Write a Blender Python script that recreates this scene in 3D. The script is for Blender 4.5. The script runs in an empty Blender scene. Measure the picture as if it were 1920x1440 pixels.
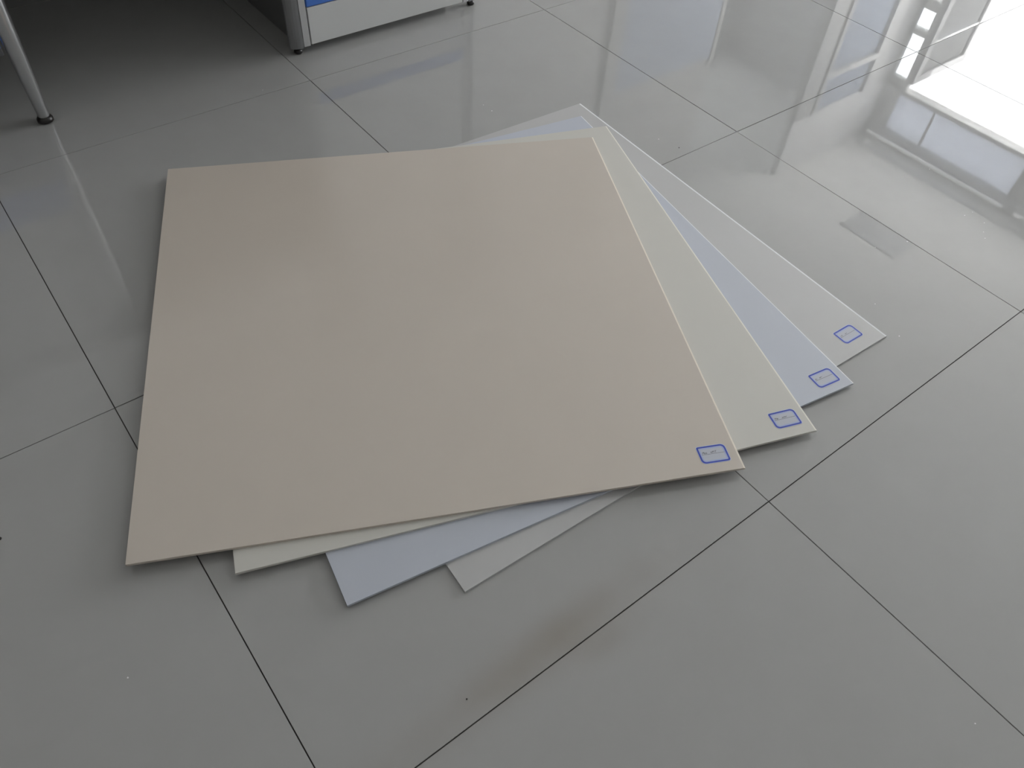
import bpy, bmesh, math, random
from mathutils import Matrix, Vector
random.seed(7)
S = bpy.context.scene
COL = S.collection

# ------------------------------------------------------------------ camera
cam_d = bpy.data.cameras.new('camera')
cam = bpy.data.objects.new('camera', cam_d); COL.objects.link(cam)
r_ = Vector((0.7959249578386106, -0.6032746266798281, 0.0506279201026463))
u_ = Vector((0.4344044369039794, 0.6273663180590895, 0.64630046275948))
f_ = Vector((0.42165892222001244, 0.492413675449104, -0.7614016847518542))
m = Matrix.Identity(4)
for i in range(3):
    m[i][0], m[i][1], m[i][2] = r_[i], u_[i], -f_[i]
m.translation = (-0.01406, -1.87064, 1.11317)
cam.matrix_world = m
cam_d.sensor_width = 36.0
cam_d.lens = 1488.06 / 1920 * 36.0
cam_d.clip_start = 0.02
S.camera = cam

# ------------------------------------------------------------------ world, light, exposure
SKY = 8.2
w = bpy.data.worlds.new('overcast_sky'); S.world = w
w.use_nodes = True
bg = w.node_tree.nodes['Background']
bg.inputs[0].default_value = (0.985, 0.992, 1.0, 1)
bg.inputs[1].default_value = SKY
S.view_settings.view_transform = 'Standard'
S.view_settings.look = 'None'
S.view_settings.gamma = 1.0
S.view_settings.use_curve_mapping = False
S.view_settings.exposure = 0.0
S.cycles.use_denoising = True
S.cycles.use_guiding = True
S.cycles.use_adaptive_sampling = False
S.cycles.denoising_prefilter = 'ACCURATE'
S.cycles.max_bounces = 10
S.cycles.diffuse_bounces = 6
S.cycles.sample_clamp_indirect = 10.0

sun_d = bpy.data.lights.new('sun', 'SUN'); sun_d.energy = 54.0; sun_d.angle = 0.01; sun_d.color = (1.0, 0.985, 0.96)
sun = bpy.data.objects.new('sun', sun_d); COL.objects.link(sun)
sun.rotation_euler = Vector((0.10, 0.62, -0.78)).to_track_quat('-Z', 'Y').to_euler()   # shines on the paving outside only

XW = 7.0        # window wall
YB = 1.83       # back wall behind the work place
ZC = 2.97       # ceiling
Y0, X0 = -6.2, -4.2
YR = 3.3        # recess beyond the glazed partition
def portal(name, loc, rot, sx, sy):
    d = bpy.data.lights.new(name, 'AREA'); d.shape = 'RECTANGLE'; d.size = sx; d.size_y = sy
    d.cycles.is_portal = True
    o = bpy.data.objects.new(name, d); COL.objects.link(o); o.location = loc; o.rotation_euler = rot
    return o
portal('daylight_portal', (XW + 0.1, (1.40 - 3.8) / 2, 1.40), (0, math.pi / 2, 0), 2.9, 5.2)

portal('recess_portal', (5.9, YR + 0.15, 1.4), (-math.pi / 2, 0, 0), 2.3, 3.0)  # guides sky light through the added recess window

# ------------------------------------------------------------------ materials
def mat(name, col, rough=0.5, metal=0.0, spec=0.5, ior=1.5, noise=0.0, nscale=20.0, bump=0.0, bscale=60.0, coat=0.0, sss=0.0):
    mt = bpy.data.materials.new(name); mt.use_nodes = True
    nt = mt.node_tree; b = nt.nodes['Principled BSDF']
    b.inputs['Base Color'].default_value = (*col, 1)
    b.inputs['Roughness'].default_value = rough
    b.inputs['Metallic'].default_value = metal
    b.inputs['IOR'].default_value = ior
    b.inputs['Specular IOR Level'].default_value = spec
    b.inputs['Coat Weight'].default_value = coat
    b.inputs['Coat Roughness'].default_value = 0.04
    tc = nt.nodes.new('ShaderNodeNewGeometry')
    if sss > 0:
        b.inputs['Subsurface Weight'].default_value = sss; b.inputs['Subsurface Radius'].default_value = (1, 1, 1); b.inputs['Subsurface Scale'].default_value = 0.006
    if noise > 0:
        n = nt.nodes.new('ShaderNodeTexNoise'); n.inputs['Scale'].default_value = nscale; n.inputs['Detail'].default_value = 4
        nt.links.new(tc.outputs['Position'], n.inputs['Vector'])
        mx = nt.nodes.new('ShaderNodeMix'); mx.data_type = 'RGBA'
        mx.inputs['A'].default_value = tuple(max(0, c * (1 - noise)) for c in col) + (1,)
        mx.inputs['B'].default_value = tuple(min(1, c * (1 + noise)) for c in col) + (1,)
        nt.links.new(n.outputs['Fac'], mx.inputs['Factor'])
        nt.links.new(mx.outputs['Result'], b.inputs['Base Color'])
    if bump > 0:
        n2 = nt.nodes.new('ShaderNodeTexNoise'); n2.inputs['Scale'].default_value = bscale; n2.inputs['Detail'].default_value = 2
        nt.links.new(tc.outputs['Position'], n2.inputs['Vector'])
        bp = nt.nodes.new('ShaderNodeBump'); bp.inputs['Strength'].default_value = bump; bp.inputs['Distance'].default_value = 0.002
        nt.links.new(n2.outputs['Fac'], bp.inputs['Height'])
        nt.links.new(bp.outputs['Normal'], b.inputs['Normal'])
    return mt

def glass_mat(name, tint, refl=0.06, rough=0.0):
    mt = bpy.data.materials.new(name); mt.use_nodes = True
    nt = mt.node_tree; nt.nodes.remove(nt.nodes['Principled BSDF'])
    out = nt.nodes['Material Output']
    t = nt.nodes.new('ShaderNodeBsdfTransparent'); t.inputs[0].default_value = (*tint, 1)
    g = nt.nodes.new('ShaderNodeBsdfGlossy'); g.inputs['Roughness'].default_value = rough
    fr = nt.nodes.new('ShaderNodeFresnel'); fr.inputs[0].default_value = 1.5
    mx = nt.nodes.new('ShaderNodeMixShader')
    nt.links.new(fr.outputs[0], mx.inputs[0]); nt.links.new(t.outputs[0], mx.inputs[1]); nt.links.new(g.outputs[0], mx.inputs[2])
    nt.links.new(mx.outputs[0], out.inputs[0])
    return mt

def frosted(name, trans, diff):
    mt = bpy.data.materials.new(name); mt.use_nodes = True
    nt = mt.node_tree; nt.nodes.remove(nt.nodes['Principled BSDF'])
    t = nt.nodes.new('ShaderNodeBsdfTranslucent'); t.inputs[0].default_value = (*trans, 1)
    d = nt.nodes.new('ShaderNodeBsdfDiffuse'); d.inputs[0].default_value = (*diff, 1)
    mx = nt.nodes.new('ShaderNodeMixShader'); mx.inputs[0].default_value = 0.5
    nt.links.new(t.outputs[0], mx.inputs[1]); nt.links.new(d.outputs[0], mx.inputs[2])
    nt.links.new(mx.outputs[0], nt.nodes['Material Output'].inputs[0])
    return mt

def tile_mat():
    mt = mat('polished_porcelain', (0.5, 0.495, 0.485), rough=0.012, ior=1.62)
    nt = mt.node_tree; b = nt.nodes['Principled BSDF']; L = nt.links.new; N = nt.nodes.new
    geo = N('ShaderNodeNewGeometry')
    n = N('ShaderNodeTexNoise'); n.inputs['Scale'].default_value = 9; n.inputs['Detail'].default_value = 6; n.inputs['Roughness'].default_value = 0.65
    L(geo.outputs['Position'], n.inputs['Vector'])
    mx = N('ShaderNodeMix'); mx.data_type = 'RGBA'
    mx.inputs['A'].default_value = (0.405, 0.400, 0.390, 1); mx.inputs['B'].default_value = (0.445, 0.443, 0.435, 1)
    L(n.outputs['Fac'], mx.inputs['Factor'])
    # brown scuffs rubbed in along one joint
    sep = N('ShaderNodeSeparateXYZ'); L(geo.outputs['Position'], sep.inputs[0])
    def gauss(sock, centre, wid):
        s = N('ShaderNodeMath'); s.operation = 'SUBTRACT'; L(sock, s.inputs[0]); s.inputs[1].default_value = centre
        d = N('ShaderNodeMath'); d.operation = 'DIVIDE'; L(s.outputs[0], d.inputs[0]); d.inputs[1].default_value = wid
        p = N('ShaderNodeMath'); p.operation = 'MULTIPLY'; L(d.outputs[0], p.inputs[0]); L(d.outputs[0], p.inputs[1])
        e = N('ShaderNodeMath'); e.operation = 'MULTIPLY'; L(p.outputs[0], e.inputs[0]); e.inputs[1].default_value = -1
        x = N('ShaderNodeMath'); x.operation = 'EXPONENT'; L(e.outputs[0], x.inputs[0])
        return x.outputs[0]
    def mul(a, c):
        p = N('ShaderNodeMath'); p.operation = 'MULTIPLY'; L(a, p.inputs[0])
        if isinstance(c, float): p.inputs[1].default_value = c
        else: L(c, p.inputs[1])
        return p.outputs[0]
    def add(a, c):
        p = N('ShaderNodeMath'); p.operation = 'ADD'; L(a, p.inputs[0]); L(c, p.inputs[1]); return p.outputs[0]
    n2 = N('ShaderNodeTexNoise'); n2.inputs['Scale'].default_value = 7; n2.inputs['Detail'].default_value = 3
    L(geo.outputs['Position'], n2.inputs['Vector'])
    st = mul(mul(gauss(sep.outputs[1], -1.575, 0.032), gauss(sep.outputs[0], 0.34, 0.20)), 1.0)
    st = add(st, mul(mul(gauss(sep.outputs[1], -1.592, 0.03), gauss(sep.outputs[0], 0.03, 0.05)), 0.7))
    st = add(st, mul(mul(gauss(sep.outputs[1], -1.62, 0.02), gauss(sep.outputs[0], 0.42, 0.05)), 0.5))
    st = mul(st, n2.outputs['Fac'])
    mx2 = N('ShaderNodeMix'); mx2.data_type = 'RGBA'
    L(mul(st, 0.75), mx2.inputs['Factor']); mx2.clamp_factor = True
    L(mx.outputs['Result'], mx2.inputs['A']); mx2.inputs['B'].default_value = (0.26, 0.205, 0.155, 1)
    L(mx2.outputs['Result'], b.inputs['Base Color'])
    return mt

M = {}
M['tile'] = tile_mat()
M['grout'] = mat('dark_grout', (0.09, 0.085, 0.08), 0.9, noise=0.3)
M['wall'] = mat('painted_wall', (0.66, 0.66, 0.65), 0.6, noise=0.02, nscale=3)
M['walldim'] = mat('dim_far_wall', (0.54, 0.53, 0.52), 0.6, noise=0.02, nscale=3)
M['wallpier'] = mat('grey_pier', (0.33, 0.33, 0.335), 0.5, noise=0.02, nscale=3)
M['wallback'] = mat('back_wall_paint', (0.56, 0.56, 0.56), 0.55, noise=0.02, nscale=3)
M['wallgrey'] = mat('grey_wall', (0.62, 0.62, 0.63), 0.5, noise=0.02, nscale=3)
M['ceil'] = mat('ceiling_paint', (0.78, 0.78, 0.77), 0.7, noise=0.02, nscale=3)
M['rail'] = mat('white_rail_enamel', (0.9, 0.9, 0.9), 0.2)
M['trim'] = mat('white_trim', (0.8, 0.8, 0.8), 0.25)
M['trimdark'] = mat('grey_cornice', (0.45, 0.46, 0.48), 0.5)
M['alu'] = mat('shade_grey_aluminium', (0.21, 0.21, 0.215), 0.5, noise=0.02)  # the end cap's shade is put into this darker grey; other frames share it
M['alulight'] = mat('light_aluminium', (0.50, 0.50, 0.50), 0.35, noise=0.02)
M['steel'] = mat('silver_steel', (0.58, 0.58, 0.59), 0.24, metal=0.9)
M['kick'] = mat('grey_laminate', (0.66, 0.66, 0.655), 0.35, noise=0.02)
M['blue'] = mat('blue_panel_fabric', (0.07, 0.20, 0.64), 0.6, noise=0.05, nscale=200, bump=0.2, bscale=900)
M['black'] = mat('black_rubber', (0.02, 0.017, 0.016), 0.35)
M['dark'] = mat('shade_dark_laminate', (0.16, 0.16, 0.16), 0.5, noise=0.05)  # shade under the desk is put into this dark colour
M['desk'] = mat('desk_laminate', (0.75, 0.75, 0.74), 0.35, noise=0.03)
M['bluefilm'] = frosted('blue_film_glass', (0.30, 0.345, 0.44), (0.50, 0.56, 0.68))
M['bluewall'] = mat('blue_wall_panel', (0.40, 0.47, 0.62), 0.3, noise=0.02)
M['frost'] = frosted('frosted_glass', (0.80, 0.84, 0.92), (0.5, 0.5, 0.52))
M['pane'] = glass_mat('window_glass', (0.93, 0.95, 0.96))
M['leafpane'] = glass_mat('tinted_door_glass', (0.56, 0.61, 0.66))
M['sheet_tan'] = mat('beige_plastic', (0.655, 0.585, 0.515), 0.17, ior=1.75, noise=0.012, nscale=14, bump=0.02, bscale=25)
M['sheet_cream'] = mat('cream_plastic', (0.675, 0.655, 0.605), 0.2, ior=1.75, noise=0.012, nscale=14, bump=0.02, bscale=25)
M['sheet_blue'] = mat('bluish_white_plastic', (0.57, 0.60, 0.68), 0.2, ior=1.75, noise=0.012, nscale=14, bump=0.02, bscale=25)
M['sheet_grey'] = mat('greyish_white_plastic', (0.555, 0.55, 0.55), 0.2, ior=1.75, noise=0.012, nscale=14, bump=0.02, bscale=25)
M['paper'] = mat('white_paper', (0.58, 0.60, 0.68), 0.5)
M['inkblue'] = mat('blue_print', (0.035, 0.075, 0.52), 0.45)
M['inklight'] = mat('light_blue_print', (0.36, 0.48, 0.85), 0.45)
M['pen'] = mat('grey_pen', (0.10, 0.10, 0.13), 0.5)
M['white'] = mat('white_speck', (0.85, 0.85, 0.85), 0.5)
M['pave'] = mat('outdoor_paving', (0.7, 0.7, 0.69), 0.8, noise=0.1)

for k_, c_ in (('tan', (0.72, 0.65, 0.56)), ('cream', (0.72, 0.69, 0.62)), ('white', (0.74, 0.75, 0.76))):
    M['cut_' + k_] = mat('lit_sawn_edge_' + k_, c_, 0.7, spec=0.15, noise=0.06, nscale=150)  # paler than the sheets: window-side highlight put into the edge colour

# ------------------------------------------------------------------ helpers
def link(name, bm, mt, parent=None, smooth=False):
    me = bpy.data.meshes.new(name); bm.normal_update(); bm.to_mesh(me); bm.free()
    me.materials.append(mt)
    if smooth:
        for p in me.polygons: p.use_smooth = True
    o = bpy.data.objects.new(name, me); COL.objects.link(o)
    if parent: o.parent = parent
    return o
def box(bm, x0, x1, y0, y1, z0, z1, bev=0.0, seg=1):
    g = bmesh.ops.create_cube(bm, size=1.0)
    for v in g['verts']:
        v.co = Vector(((x0 + x1) / 2 + v.co.x * (x1 - x0), (y0 + y1) / 2 + v.co.y * (y1 - y0), (z0 + z1) / 2 + v.co.z * (z1 - z0)))
    if bev > 0:
        es = list({e for v in g['verts'] for e in v.link_edges})
        bmesh.ops.bevel(bm, geom=es, offset=bev, segments=seg, affect='EDGES', profile=0.5)
def B(name, dims, mt, parent=None, bev=0.0, seg=1):
    bm = bmesh.new(); box(bm, *dims, bev, seg); return link(name, bm, mt, parent)
def prism(bm, pts, z0, z1, bev=0.0):
    lo = [bm.verts.new((x, y, z0)) for x, y in pts]; hi = [bm.verts.new((x, y, z1)) for x, y in pts]
    n = len(pts)
    fs = [bm.faces.new(hi), bm.faces.new(lo[::-1])]
    for i in range(n): fs.append(bm.faces.new((lo[i], lo[(i + 1) % n], hi[(i + 1) % n], hi[i])))
    bmesh.ops.recalc_face_normals(bm, faces=fs)
    if bev > 0:
        bmesh.ops.bevel(bm, geom=list({e for f in fs for e in f.edges}), offset=bev, segments=2, affect='EDGES', profile=0.5)
def lathe(bm, prof, cx, cy, n=24, z_off=0.0):
    rings = []
    for r, z in prof:
        rings.append([bm.verts.new((cx + r * math.cos(2 * math.pi * k / n), cy + r * math.sin(2 * math.pi * k / n), z + z_off)) for k in range(n)])
    for a, b in zip(rings, rings[1:]):
        for k in range(n): bm.faces.new((a[k], a[(k + 1) % n], b[(k + 1) % n], b[k]))
    bm.faces.new(rings[0][::-1]); bm.faces.new(rings[-1])
def empty(name, loc, label, cat, group=None):
    o = bpy.data.objects.new(name, None); COL.objects.link(o); o.location = loc; o.empty_display_size = 0.05
    o['label'] = label; o['category'] = cat
    if group: o['group'] = group
    return o
def keep(parent):           # parts are modelled in world coordinates: give them the inverse of their thing's place
    bpy.context.view_layer.update()
    for ch in parent.children:
        ch.matrix_parent_inverse = parent.matrix_world.inverted()
def struct(o): o['kind'] = 'structure'; return o

# ------------------------------------------------------------------ floor of 0.8 m tiles
floor = struct(B('floor', (X0, XW + 0.05, Y0, YR, -0.10, -0.0035), M['grout']))
bm = bmesh.new()
h = 0.4 - 0.0009
box(bm, -h, h, -h, h, -0.0030, 0.0)
top = [e for e in bm.edges if all(v.co.z > -0.0001 for v in e.verts)]
bmesh.ops.bevel(bm, geom=top, offset=0.00015, segments=1, affect='EDGES')
first = link('tile', bm, M['tile'], floor)
k = 0
for i in range(-5, 9):
    for j in range(-8, 5):
        cx, cy = i * 0.8 + 0.4, j * 0.8 - 0.4
        x0, x1 = max(cx - h, X0), min(cx + h, XW)
        if cx - 0.4 < X0 - 0.01 or cx + 0.4 > XW + 0.5 or cy - 0.4 < Y0 - 0.3 or cy + 0.4 > YR + 0.1: continue
        if k == 0: t = first
        else:
            t = first.copy(); COL.objects.link(t); t.parent = floor
        k += 1
        t.location = (cx, cy, 0)
        if cx + h > XW:       # cut tile at the window wall
            s = (XW - (cx - h)) / (2 * h); t.scale = (s, 1, 1); t.location.x = cx - h + s * h
        t.rotation_euler = (random.uniform(-1, 1) * 0.0004, random.uniform(-1, 1) * 0.0004, 0)

# ------------------------------------------------------------------ room shell
struct(B('ceiling', (X0, XW + 0.2, Y0, YR + 0.1, ZC, ZC + 0.15), M['ceil']))
struct(B('wall_back', (X0, 4.93, YB, YB + 0.12, -0.10, ZC), M['wallback']))
struct(B('wall_recess_side', (4.83, 4.93, YB + 0.12, YR, -0.10, ZC), M['wall']))
struct(B('wall_recess_head', (4.83, XW, YR, YR + 0.1, 2.9, ZC), M['wall']))
struct(B('wall_recess_jamb', (6.80, XW, YR, YR + 0.1, -0.10, 2.9), M['wall']))
wr = struct(B('window_20', (4.83, 6.80, YR + 0.03, YR + 0.08, 2.84, 2.899), M['alulight']))  # unseen window added to light the recess
B('window_frame', (4.83, 6.80, YR + 0.03, YR + 0.08, -0.1, 0.05), M['alulight'], wr)
B('window_frame', (5.9, 5.96, YR + 0.03, YR + 0.08, 0.05, 2.84), M['alulight'], wr)
B('window_pane', (4.83, 6.80, YR + 0.05, YR + 0.06, 0.05, 2.84), M['pane'], wr)
struct(B('wall_left', (X0 - 0.1, X0, Y0, YB, -0.10, ZC), M['walldim']))
struct(B('wall_front', (X0, XW, Y0 - 0.1, Y0, -0.10, ZC), M['walldim']))
# window wall: solid pier beyond the partition, header over the doors
struct(B('wall_right', (XW, XW + 0.12, 1.40, YR, -0.10, ZC), M['wallpier']))
struct(B('wall_right_header', (XW, XW + 0.12, Y0, -0.06, 2.47, ZC), M['wallgrey']))
struct(B('wall_right_lintel', (XW, XW + 0.12, -0.06, 1.40, 2.845, ZC), M['wallgrey']))
struct(B('wall_right_jamb', (XW, XW + 0.12, 1.22, 1.40, 2.47, 2.845), M['wallgrey']))
struct(B('wall_right_pier', (XW, XW + 0.12, Y0, -3.8, -0.10, 2.47), M['walldim']))
struct(B('trim_1', (XW - 0.04, XW, Y0, 1.36, 2.845, 2.95), M['trimdark']))
# bright curtain rail under the ceiling, in lengths with gaps
for n, (a, b) in enumerate([(-0.107, 1.287), (-1.66, -0.214), (-3.2, -1.74)]):
    rail = struct(B('trim_%d' % (n + 2), (XW - 0.200, XW - 0.165, a, b, 2.843, 2.866), M['rail'], bev=0.004))
    for y in (a + 0.15, b - 0.15):
        B('bracket', (XW - 0.19, XW - 0.175, y, y + 0.02, 2.866, ZC - 0.001), M['trim'], rail)
struct(B('ground_outside', (0, 24, -14, 16, -0.30, -0.12), M['pave']))

# frosted transom panes above the doors
tr = struct(B('window_1', (XW + 0.012, XW + 0.018, -0.058, 1.219, 2.51, 2.844), M['frost']))
B('window_frame', (XW, XW + 0.10, -0.058, 1.219, 2.471, 2.51), M['alulight'], tr)
B('window_frame', (XW, XW + 0.012, 0.84, 0.86, 2.511, 2.84), M['alu'], tr)
B('window_frame', (XW - 0.01, XW - 0.001, -0.12, -0.05, 2.47, 2.845), M['alu'], tr)
# glazed front: fixed panes with posts
def glazed(name, y0, y1, z1=2.40):
    fr = struct(B(name, (XW + 0.03, XW + 0.09, y0, y1, z1, 2.47), M['alulight']))
    B('window_frame', (XW + 0.03, XW + 0.09, y0, y1, -0.10, 0.06), M['alulight'], fr)
    B('window_frame', (XW + 0.03, XW + 0.09, y0, y0 + 0.035, 0.06, z1), M['alulight'], fr)
    B('window_frame', (XW + 0.03, XW + 0.09, y1 - 0.02, y1, 0.06, z1), M['alulight'], fr)
    B('window_pane', (XW + 0.055, XW + 0.065, y0 + 0.035, y1 - 0.02, 0.06, z1), M['pane'], fr)
    return fr
side = glazed('window_2', 1.20, 1.40)
B('window_frame', (XW + 0.02, XW + 0.10, 1.235, 1.38, 1.955, 2.00), M['alulight'], side)
B('window_frame', (XW + 0.02, XW + 0.10, 1.235, 1.38, 1.70, 1.78), M['alulight'], side)
ys = [-3.8, -2.5, -1.2]
for n in range(len(ys) - 1): glazed('window_%d' % (n + 3), ys[n], ys[n + 1])
# open door leaf: swung outwards, standing at right angles to the front
dr = struct(B('door_1', (XW + 0.02, XW + 0.86, 1.16, 1.20, 2.33, 2.40), M['alu']))
B('door_frame', (XW + 0.02, XW + 0.10, 1.16, 1.20, -0.02, 2.33), M['alu'], dr)
B('door_frame', (XW + 0.80, XW + 0.86, 1.16, 1.20, -0.02, 2.33), M['alu'], dr)
B('door_frame', (XW + 0.10, XW + 0.80, 1.16, 1.20, -0.02, 0.10), M['alu'], dr)
B('door_frame', (XW + 0.10, XW + 0.80, 1.17, 1.19, 2.02, 2.05), M['alulight'], dr)
B('door_pane', (XW + 0.10, XW + 0.80, 1.175, 1.185, 0.10, 2.33), M['leafpane'], dr)
B('door_handle', (XW + 0.74, XW + 0.77, 1.12, 1.15, 0.8, 1.3), M['steel'], dr, bev=0.006)

# glazed office partition closing the recess, with blue film
def gp(name, dims, mt): return B(name, dims, mt, glassp)
glassp = struct(B('trim_glazed_partition', (5.66, XW - 0.001, 1.38, 1.44, 2.44, ZC), M['wallgrey']))
gp('post', (5.66, 5.88, 1.375, 1.445, 0.0, 2.44), M['wallpier'])
gp('post', (5.88, 5.93, 1.36, 1.45, 0.0, 2.44), M['wallpier'])
gp('post', (6.60, 6.78, 1.37, 1.45, 0.0, 2.44), M['alulight'])
gp('post', (6.78, XW - 0.001, 1.38, 1.44, 0.0, 2.44), M['wallpier'])
gp('rail', (5.93, 6.60, 1.37, 1.45, 2.08, 2.13), M['alulight'])
gp('pane', (5.93, 6.60, 1.40, 1.41, 0.9, 2.08), M['bluefilm'])
gp('pane', (5.93, 6.60, 1.40, 1.41, 2.13, 2.44), M['bluefilm'])
gp('kick_panel', (5.93, 6.60, 1.39, 1.43, 0.0, 0.9), M['kick'])
# back wall: light post and bluish panels to its right
tb = struct(B('trim_back_post', (3.76, 3.88, YB - 0.03, YB - 0.001, 0.0, ZC - 0.001), M['alulight']))
B('wall_panel', (3.88, 4.93, YB - 0.012, YB - 0.001, 0.0, 1.85), M['bluewall'], tb)
B('wall_panel', (4.89, 4.93, YB - 0.02, YB - 0.012, 0.0, 1.9), M['alulight'], tb)

# ceiling vent seen mirrored in the floor
v = empty('ceiling_vent', (5.75, 0.34, ZC), 'grey rectangular vent grille set in the white ceiling', 'vent')
B('frame', (5.59, 5.91, 0.07, 0.61, ZC - 0.006, ZC - 0.0005), M['trimdark'], v)
for n in range(8):
    B('slat', (5.61, 5.89, 0.10 + n * 0.062, 0.13 + n * 0.062, ZC - 0.008, ZC - 0.006), M['trimdark'], v)
keep(v)

# ------------------------------------------------------------------ work place: partition, desk
def foot(parent, cx, cy, r=0.0115, hgt=0.02):
    bm = bmesh.new()
    lathe(bm, [(r * 0.75, 0.0), (r, 0.003), (r, 0.009), (r * 0.8, 0.013), (r * 0.55, 0.014), (r * 0.55, hgt + 0.004)], cx, cy)
    return link('foot', bm, M['black'], parent, True)
op = empty('office_partition', (1.12, 0.148, 0), 'short office partition with a blue fabric band above a grey kick panel, standing on black feet', 'partition')
YF, YK = 0.130, 0.166
PH = 1.18
def cap(name, x_in, sgn):
    # half-round end cap bulging away from the panel
    bm = bmesh.new(); pts = [(x_in, YF), (x_in, YK)]
    for a in range(1, 12):
        t = math.pi * a / 12
        pts.append((x_in + sgn * 0.034 * math.sin(t), (YF + YK) / 2 + math.cos(t) * (YK - YF) / 2))
    prism(bm, pts if sgn < 0 else pts[::-1], 0.018, PH, 0.0006)
    return link(name, bm, M['alu'], op, False)
cap('end_cap', 0.8535, -1)
B('post', (0.8550, 0.8745, YF, YK, 0.020, PH), M['alulight'], op, bev=0.0008)
B('core', (0.8745, 1.386, YF + 0.008, YK - 0.008, 0.03, PH - 0.01), M['black'], op)
B('kick_panel', (0.8780, 1.383, YF, YK, 0.022, 0.122), M['kick'], op, bev=0.0015, seg=2)
B('fabric_panel', (0.8770, 1.384, YF - 0.001, YK + 0.001, 0.1235, 0.158), M['blue'], op, bev=0.003, seg=2)
B('upper_panel', (0.8770, 1.384, YF, YK, 0.1595, PH - 0.02), M['white'], op, bev=0.002, seg=2)
B('post', (1.386, 1.4055, YF, YK, 0.020, PH), M['alulight'], op, bev=0.0008)
B('top_rail', (0.8750, 1.3855, YF, YK, PH - 0.0195, PH), M['alulight'], op, bev=0.001)
cap('end_cap', 1.407, 1)
foot(op, 0.842, 0.147); foot(op, 1.425, 0.147)
keep(op)

dk = empty('desk', (0.3, 0.5, 0), 'desk with a tapered silver leg on a black foot, left of the partition', 'desk')
B('desktop', (-1.3, 0.8185, 0.135, 0.98, 0.715, 0.74), M['desk'], dk, bev=0.003)
B('light_block_top', (0.8186, 1.37, 0.20, 0.98, 0.715, 0.74), M['desk'], dk)  # added to close a light leak beside the desktop
bm = bmesh.new()
lathe(bm, [(0.0125, 0.012), (0.0132, 0.016), (0.0150, 0.07), (0.0175, 0.14), (0.0195, 0.24), (0.0215, 0.36), (0.0225, 0.50), (0.0225, 0.7149)], 0.1755, 0.162, 32)
leg = link('leg', bm, M['steel'], dk, True)
def legfoot(cx, cy):
    bm = bmesh.new()
    lathe(bm, [(0.013, 0.0), (0.0185, 0.003), (0.0185, 0.010), (0.014, 0.016), (0.010, 0.017)], cx, cy)
    return link('foot', bm, M['black'], dk, True)
legfoot(0.1755, 0.162)
B('modesty_panel', (-1.3, 0.8595, 0.955, 0.975, 0.0, 0.7145), M['dark'], dk)
B('added_side_panel', (0.860, 0.880, 0.1668, 0.975, 0.0, 0.7145), M['dark'], dk, bev=0.001)  # added to block light from the window side under the desk
B('light_block', (0.8805, 1.37, 0.20, 0.90, 0.004, 0.7145), M['dark'], dk, bev=0.002)  # block added behind the partition to darken the floor beneath it
B('added_side_panel', (-1.3, -1.277, 0.12, 0.954, 0.0, 0.7145), M['dark'], dk)
keep(dk)
bp_ = empty('screen_panel', (-0.3, 0.2, 0), 'low screen panel with a blue strip just behind the tapered desk leg', 'panel')
B('fabric_panel', (-0.75, 0.1535, 0.192, 0.208, 0.176, 0.27), M['blue'], bp_, bev=0.002)
B('upper_panel', (-0.75, 0.1535, 0.193, 0.207, 0.271, 0.70), M['kick'], bp_, bev=0.002)
B('bottom_rail', (-0.75, 0.1535, 0.190, 0.210, 0.160, 0.1755), M['alu'], bp_, bev=0.001)
B('post', (-0.748, -0.73, 0.192, 0.208, 0.0, 0.1595), M['alu'], bp_)
B('bracket', (0.1536, 0.160, 0.196, 0.204, 0.2, 0.24), M['steel'], bp_)
keep(bp_)

# ------------------------------------------------------------------ plastic sheets with stickers
def sq(x, y, a):
    a = math.radians(a); c, s = math.cos(a), math.sin(a)
    return [(x + c * i * .5 - s * j * .5, y + s * i * .5 + c * j * .5) for i, j in ((-1, 1), (1, 1), (1, -1), (-1, -1))]
def outline(w_, h_, ch, inset):
    # sticker outline: three well rounded corners, the upper left one tighter; centred on 0
    pts = []
    W_, H_ = w_ / 2 - inset, h_ / 2 - inset
    for sx, sy, k in ((1, 1, 1.0), (-1, 1, 0.45), (-1, -1, 1.0), (1, -1, 0.55)):
        r = max(ch * k - inset * 0.6, 0.0006)
        a0 = {(1, 1): 0, (-1, 1): 90, (-1, -1): 180, (1, -1): 270}[(sx, sy)]
        for q in range(5):
            a = math.radians(a0 + q * 22.5)
            pts.append((sx * (W_ - r) + r * math.cos(a), sy * (H_ - r) + r * math.sin(a)))
    return pts
def ring(bm, o1, o2, z):
    A = [bm.verts.new((x, y, z)) for x, y in o1]; Bv = [bm.verts.new((x, y, z)) for x, y in o2]
    n = len(A)
    for k in range(n): bm.faces.new((A[k], A[(k + 1) % n], Bv[(k + 1) % n], Bv[k]))
def stroke(bm, pts, wd, z):
    for (x0, y0), (x1, y1) in zip(pts, pts[1:]):
        d = Vector((x1 - x0, y1 - y0)); L_ = d.length or 1e-6; nx, ny = -d.y / L_ * wd / 2, d.x / L_ * wd / 2
        ex, ey = d.x / L_ * wd * 0.3, d.y / L_ * wd * 0.3
        vs = [bm.verts.new(p) for p in ((x0 + nx - ex, y0 + ny - ey, z), (x0 - nx - ex, y0 - ny - ey, z), (x1 - nx + ex, y1 - ny + ey, z), (x1 + nx + ex, y1 + ny + ey, z))]
        bm.faces.new(vs)
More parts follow.
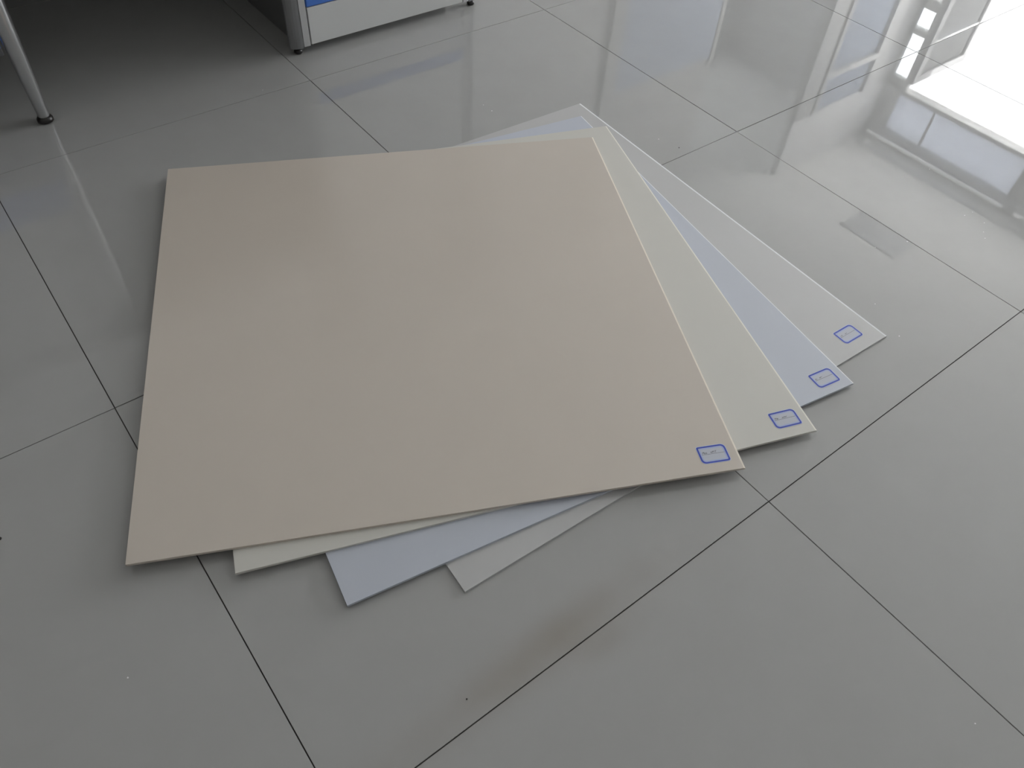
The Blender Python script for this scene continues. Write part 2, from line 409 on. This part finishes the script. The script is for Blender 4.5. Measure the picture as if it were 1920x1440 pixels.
# handwriting, unit = 1 mm, baseline at y 0
HAND = {
 1: [[(0, 0), (.6, 3.2)], [(.6, 3.2), (2.2, 3.0), (2.3, 1.8), (.5, 1.6)], [(2.9, 3.2), (2.6, .2)], [(2.8, 1.2), (4.2, 1.8), (4.4, .6), (2.7, .2)], [(6.6, 1.8), (5.2, 1.9), (5.6, 1.0), (6.5, .7), (5.2, 0)],
     [(12, 2.4), (12.4, .6), (13.6, 2.2), (14.0, .6), (15.2, 2.8)], [(15.8, 3.2), (15.5, .6)], [(15.8, 2.8), (17.2, 3.0), (17.0, 1.6), (17.9, .6)], [(18.3, 3.2), (20.6, 3.3)], [(19.4, 3.2), (19.2, .6)]],
 2: [[(0, 0), (.5, 3.0), (2.0, 2.6), (.6, 1.5)], [(2.6, 0), (3.0, 2.6), (3.7, .2), (4.5, 2.2), (5.2, .2)], [(11.5, 2.0), (12, .4), (13, 2), (13.6, .4), (14.8, 2.4)], [(15.4, 2.6), (16, .6), (17, 2.4), (17.6, .8), (19.5, 2.6)]],
 3: [[(0, 0), (.6, 2.6), (2.1, 1.9), (.6, 1.2)], [(2.6, .4), (3.3, 2.0)], [(8, 2.0), (8.6, .6), (9.6, 2.2), (10.2, .8), (11.6, 2.8)], [(12, 2.4), (13.6, 2.2)]],
 4: [[(0, 0), (.6, 2.0), (1.8, 1.6)], [(3, 0), (3.4, 2.6), (4.6, 1.4)], [(10, 1.6), (11, .6), (12, 2.0), (13, .8), (15, 2.0)]],
}
def add_label(sheet, br, ang, off, z, n, tw=0.0):
    """sticker near the sheet's lower right corner; off = its right and lower margins"""
    w_, h_ = 0.0540, 0.0375
    cx, cy = -off[0] - 0.0515 / 2, off[1] + 0.0355 / 2
    a = math.radians(ang)
    T = Matrix.Translation((br[0], br[1], z)) @ Matrix.Rotation(a, 4, 'Z') @ Matrix.Translation((cx, cy, 0)) @ Matrix.Rotation(math.radians(tw), 4, 'Z')
    def put(o): 
        o.data.transform(T); return o
    bm = bmesh.new(); prism(bm, outline(w_, h_, 0.0085, 0), 0.0, 0.00022)
    lab = put(link('label', bm, M['paper'], sheet)); lab['label'] = 'white sticker with a blue rounded border and pencilled writing'
    bm = bmesh.new(); ring(bm, outline(w_, h_, 0.0085, 0.0012), outline(w_, h_, 0.0085, 0.0044), 0.00028)
    put(link('border', bm, M['inkblue'], lab))
    bm = bmesh.new(); ring(bm, outline(w_, h_, 0.0085, 0.0053), outline(w_, h_, 0.0085, 0.0065), 0.00028)
    put(link('inner_border', bm, M['inklight'], lab))
    bm = bmesh.new(); stroke(bm, [(-w_ / 2 + 0.006, 0.0006), (w_ / 2 - 0.0054, 0.0006)], 0.0006, 0.00028)
    put(link('ruled_line', bm, M['pen'], lab))
    bm = bmesh.new()
    for k_, st in enumerate(HAND[n]):
        stroke(bm, [(-w_ / 2 + 0.0085 + x * 0.00125, 0.0018 + y * 0.00125) for x, y in st], 0.00065, 0.00030)
    put(link('handwriting', bm, M['pen'], lab))
    return lab
def sheet(n, pts, z0, mt, label, off, tw=0.0, edge=0.0034, edge_mat='cut_tan'):
    bm = bmesh.new()
    TL, TR, BR, BL = [Vector(p) for p in pts]
    zt, zl, zb = z0 + 0.0050, z0 + 0.0038, z0 + 0.0001           # right edge planed off, shaped to catch the window light
    iu, il = (TL - TR).normalized() * edge, (BL - BR).normalized() * edge
    V = [bm.verts.new((p.x, p.y, z)) for p, z in ((TL, zb), (TR, zb), (BR, zb), (BL, zb), (TL, zt), (TR + iu, zt), (BR + il, zt), (BL, zt), (TR, zl), (BR, zl))]
    fs = [bm.faces.new([V[i] for i in q]) for q in ((0, 1, 2, 3), (4, 7, 6, 5), (5, 6, 9, 8), (8, 9, 2, 1), (4, 5, 8, 1, 0), (7, 3, 2, 9, 6), (4, 0, 3, 7))]
    bmesh.ops.recalc_face_normals(bm, faces=fs); bm.normal_update()
    for f in bm.faces: f.material_index = 1 if 0.2 < f.normal.z < 0.999 else 0
    o = link('plastic_sheet', bm, mt); o.data.materials.append(M[edge_mat])
    o['label'] = label; o['category'] = 'plastic sheet'; o['group'] = 'fanned stack of square plastic sheets'
    br, bl = pts[2], pts[3]
    ang = math.degrees(math.atan2(br[1] - bl[1], br[0] - bl[0]))
    add_label(o, br, ang, off, z0 + 0.0050, n, tw)
    return o
sheet(1, [(0.3351, -0.2105), (1.2425, -0.6379), (0.8046, -1.537), (-0.0903, -1.117)], 0.015, M['sheet_tan'],
      'beige square plastic sheet lying on top of the fanned stack', (0.0185, 0.0190))
sheet(2, sq(0.6722, -0.9164, -19.581), 0.010, M['sheet_cream'],
      'cream square plastic sheet directly under the beige one', (0.0175, 0.0205), edge_mat='cut_cream')
sheet(3, sq(0.7177, -0.947, -9.451), 0.005, M['sheet_blue'],
      'bluish white square plastic sheet between the cream one and the lowest', (0.0180, 0.0165), edge=0.0025, edge_mat='cut_white')
sheet(4, sq(0.8161, -0.9601, -2.41), 0.0, M['sheet_grey'],
      'greyish white square plastic sheet lying directly on the floor, lowest of the stack', (0.0395, 0.0275), edge=0.005, edge_mat='cut_white')

# ------------------------------------------------------------------ crumbs on the floor
bm = bmesh.new()
for x, y in [(1.796, -1.344), (1.823, -1.348), (1.81, -1.387), (1.777, -1.405), (1.759, -1.42), (1.594, -1.324), (1.891, -1.185), (1.514, -1.295),
             (1.358, -1.408), (1.119, -0.345), (1.121, -0.38), (1.401, -0.714), (0.674, 0.021), (1.32, -1.494), (1.602, -0.03), (0.759, -2.012), (-0.149, -1.271)]:
    r = random.uniform(0.0012, 0.0022)
    prism(bm, [(x + r * random.uniform(.5, 1) * math.cos(a), y + r * random.uniform(.5, 1) * math.sin(a)) for a in (0, 1.3, 2.5, 3.8, 5.1)], 0.0, 0.0003)
cr = link('plastic_crumbs', bm, M['white'])
cr['kind'] = 'stuff'; cr['label'] = 'tiny white crumbs scattered on the tiled floor'; cr['category'] = 'crumbs'
bm = bmesh.new()
for x, y, r in [(-0.228, -0.952, 0.003), (0.208, -1.568, 0.0012), (1.418, -0.77, 0.0012)]:
    prism(bm, [(x + r * math.cos(a), y + r * math.sin(a)) for a in (0, 1.0, 2.1, 3.1, 4.2, 5.2)], 0.0, 0.0012)
cr = link('dark_grit', bm, M['black'])
cr['kind'] = 'stuff'; cr['label'] = 'few tiny dark grit specks lying on the tiled floor'; cr['category'] = 'grit'
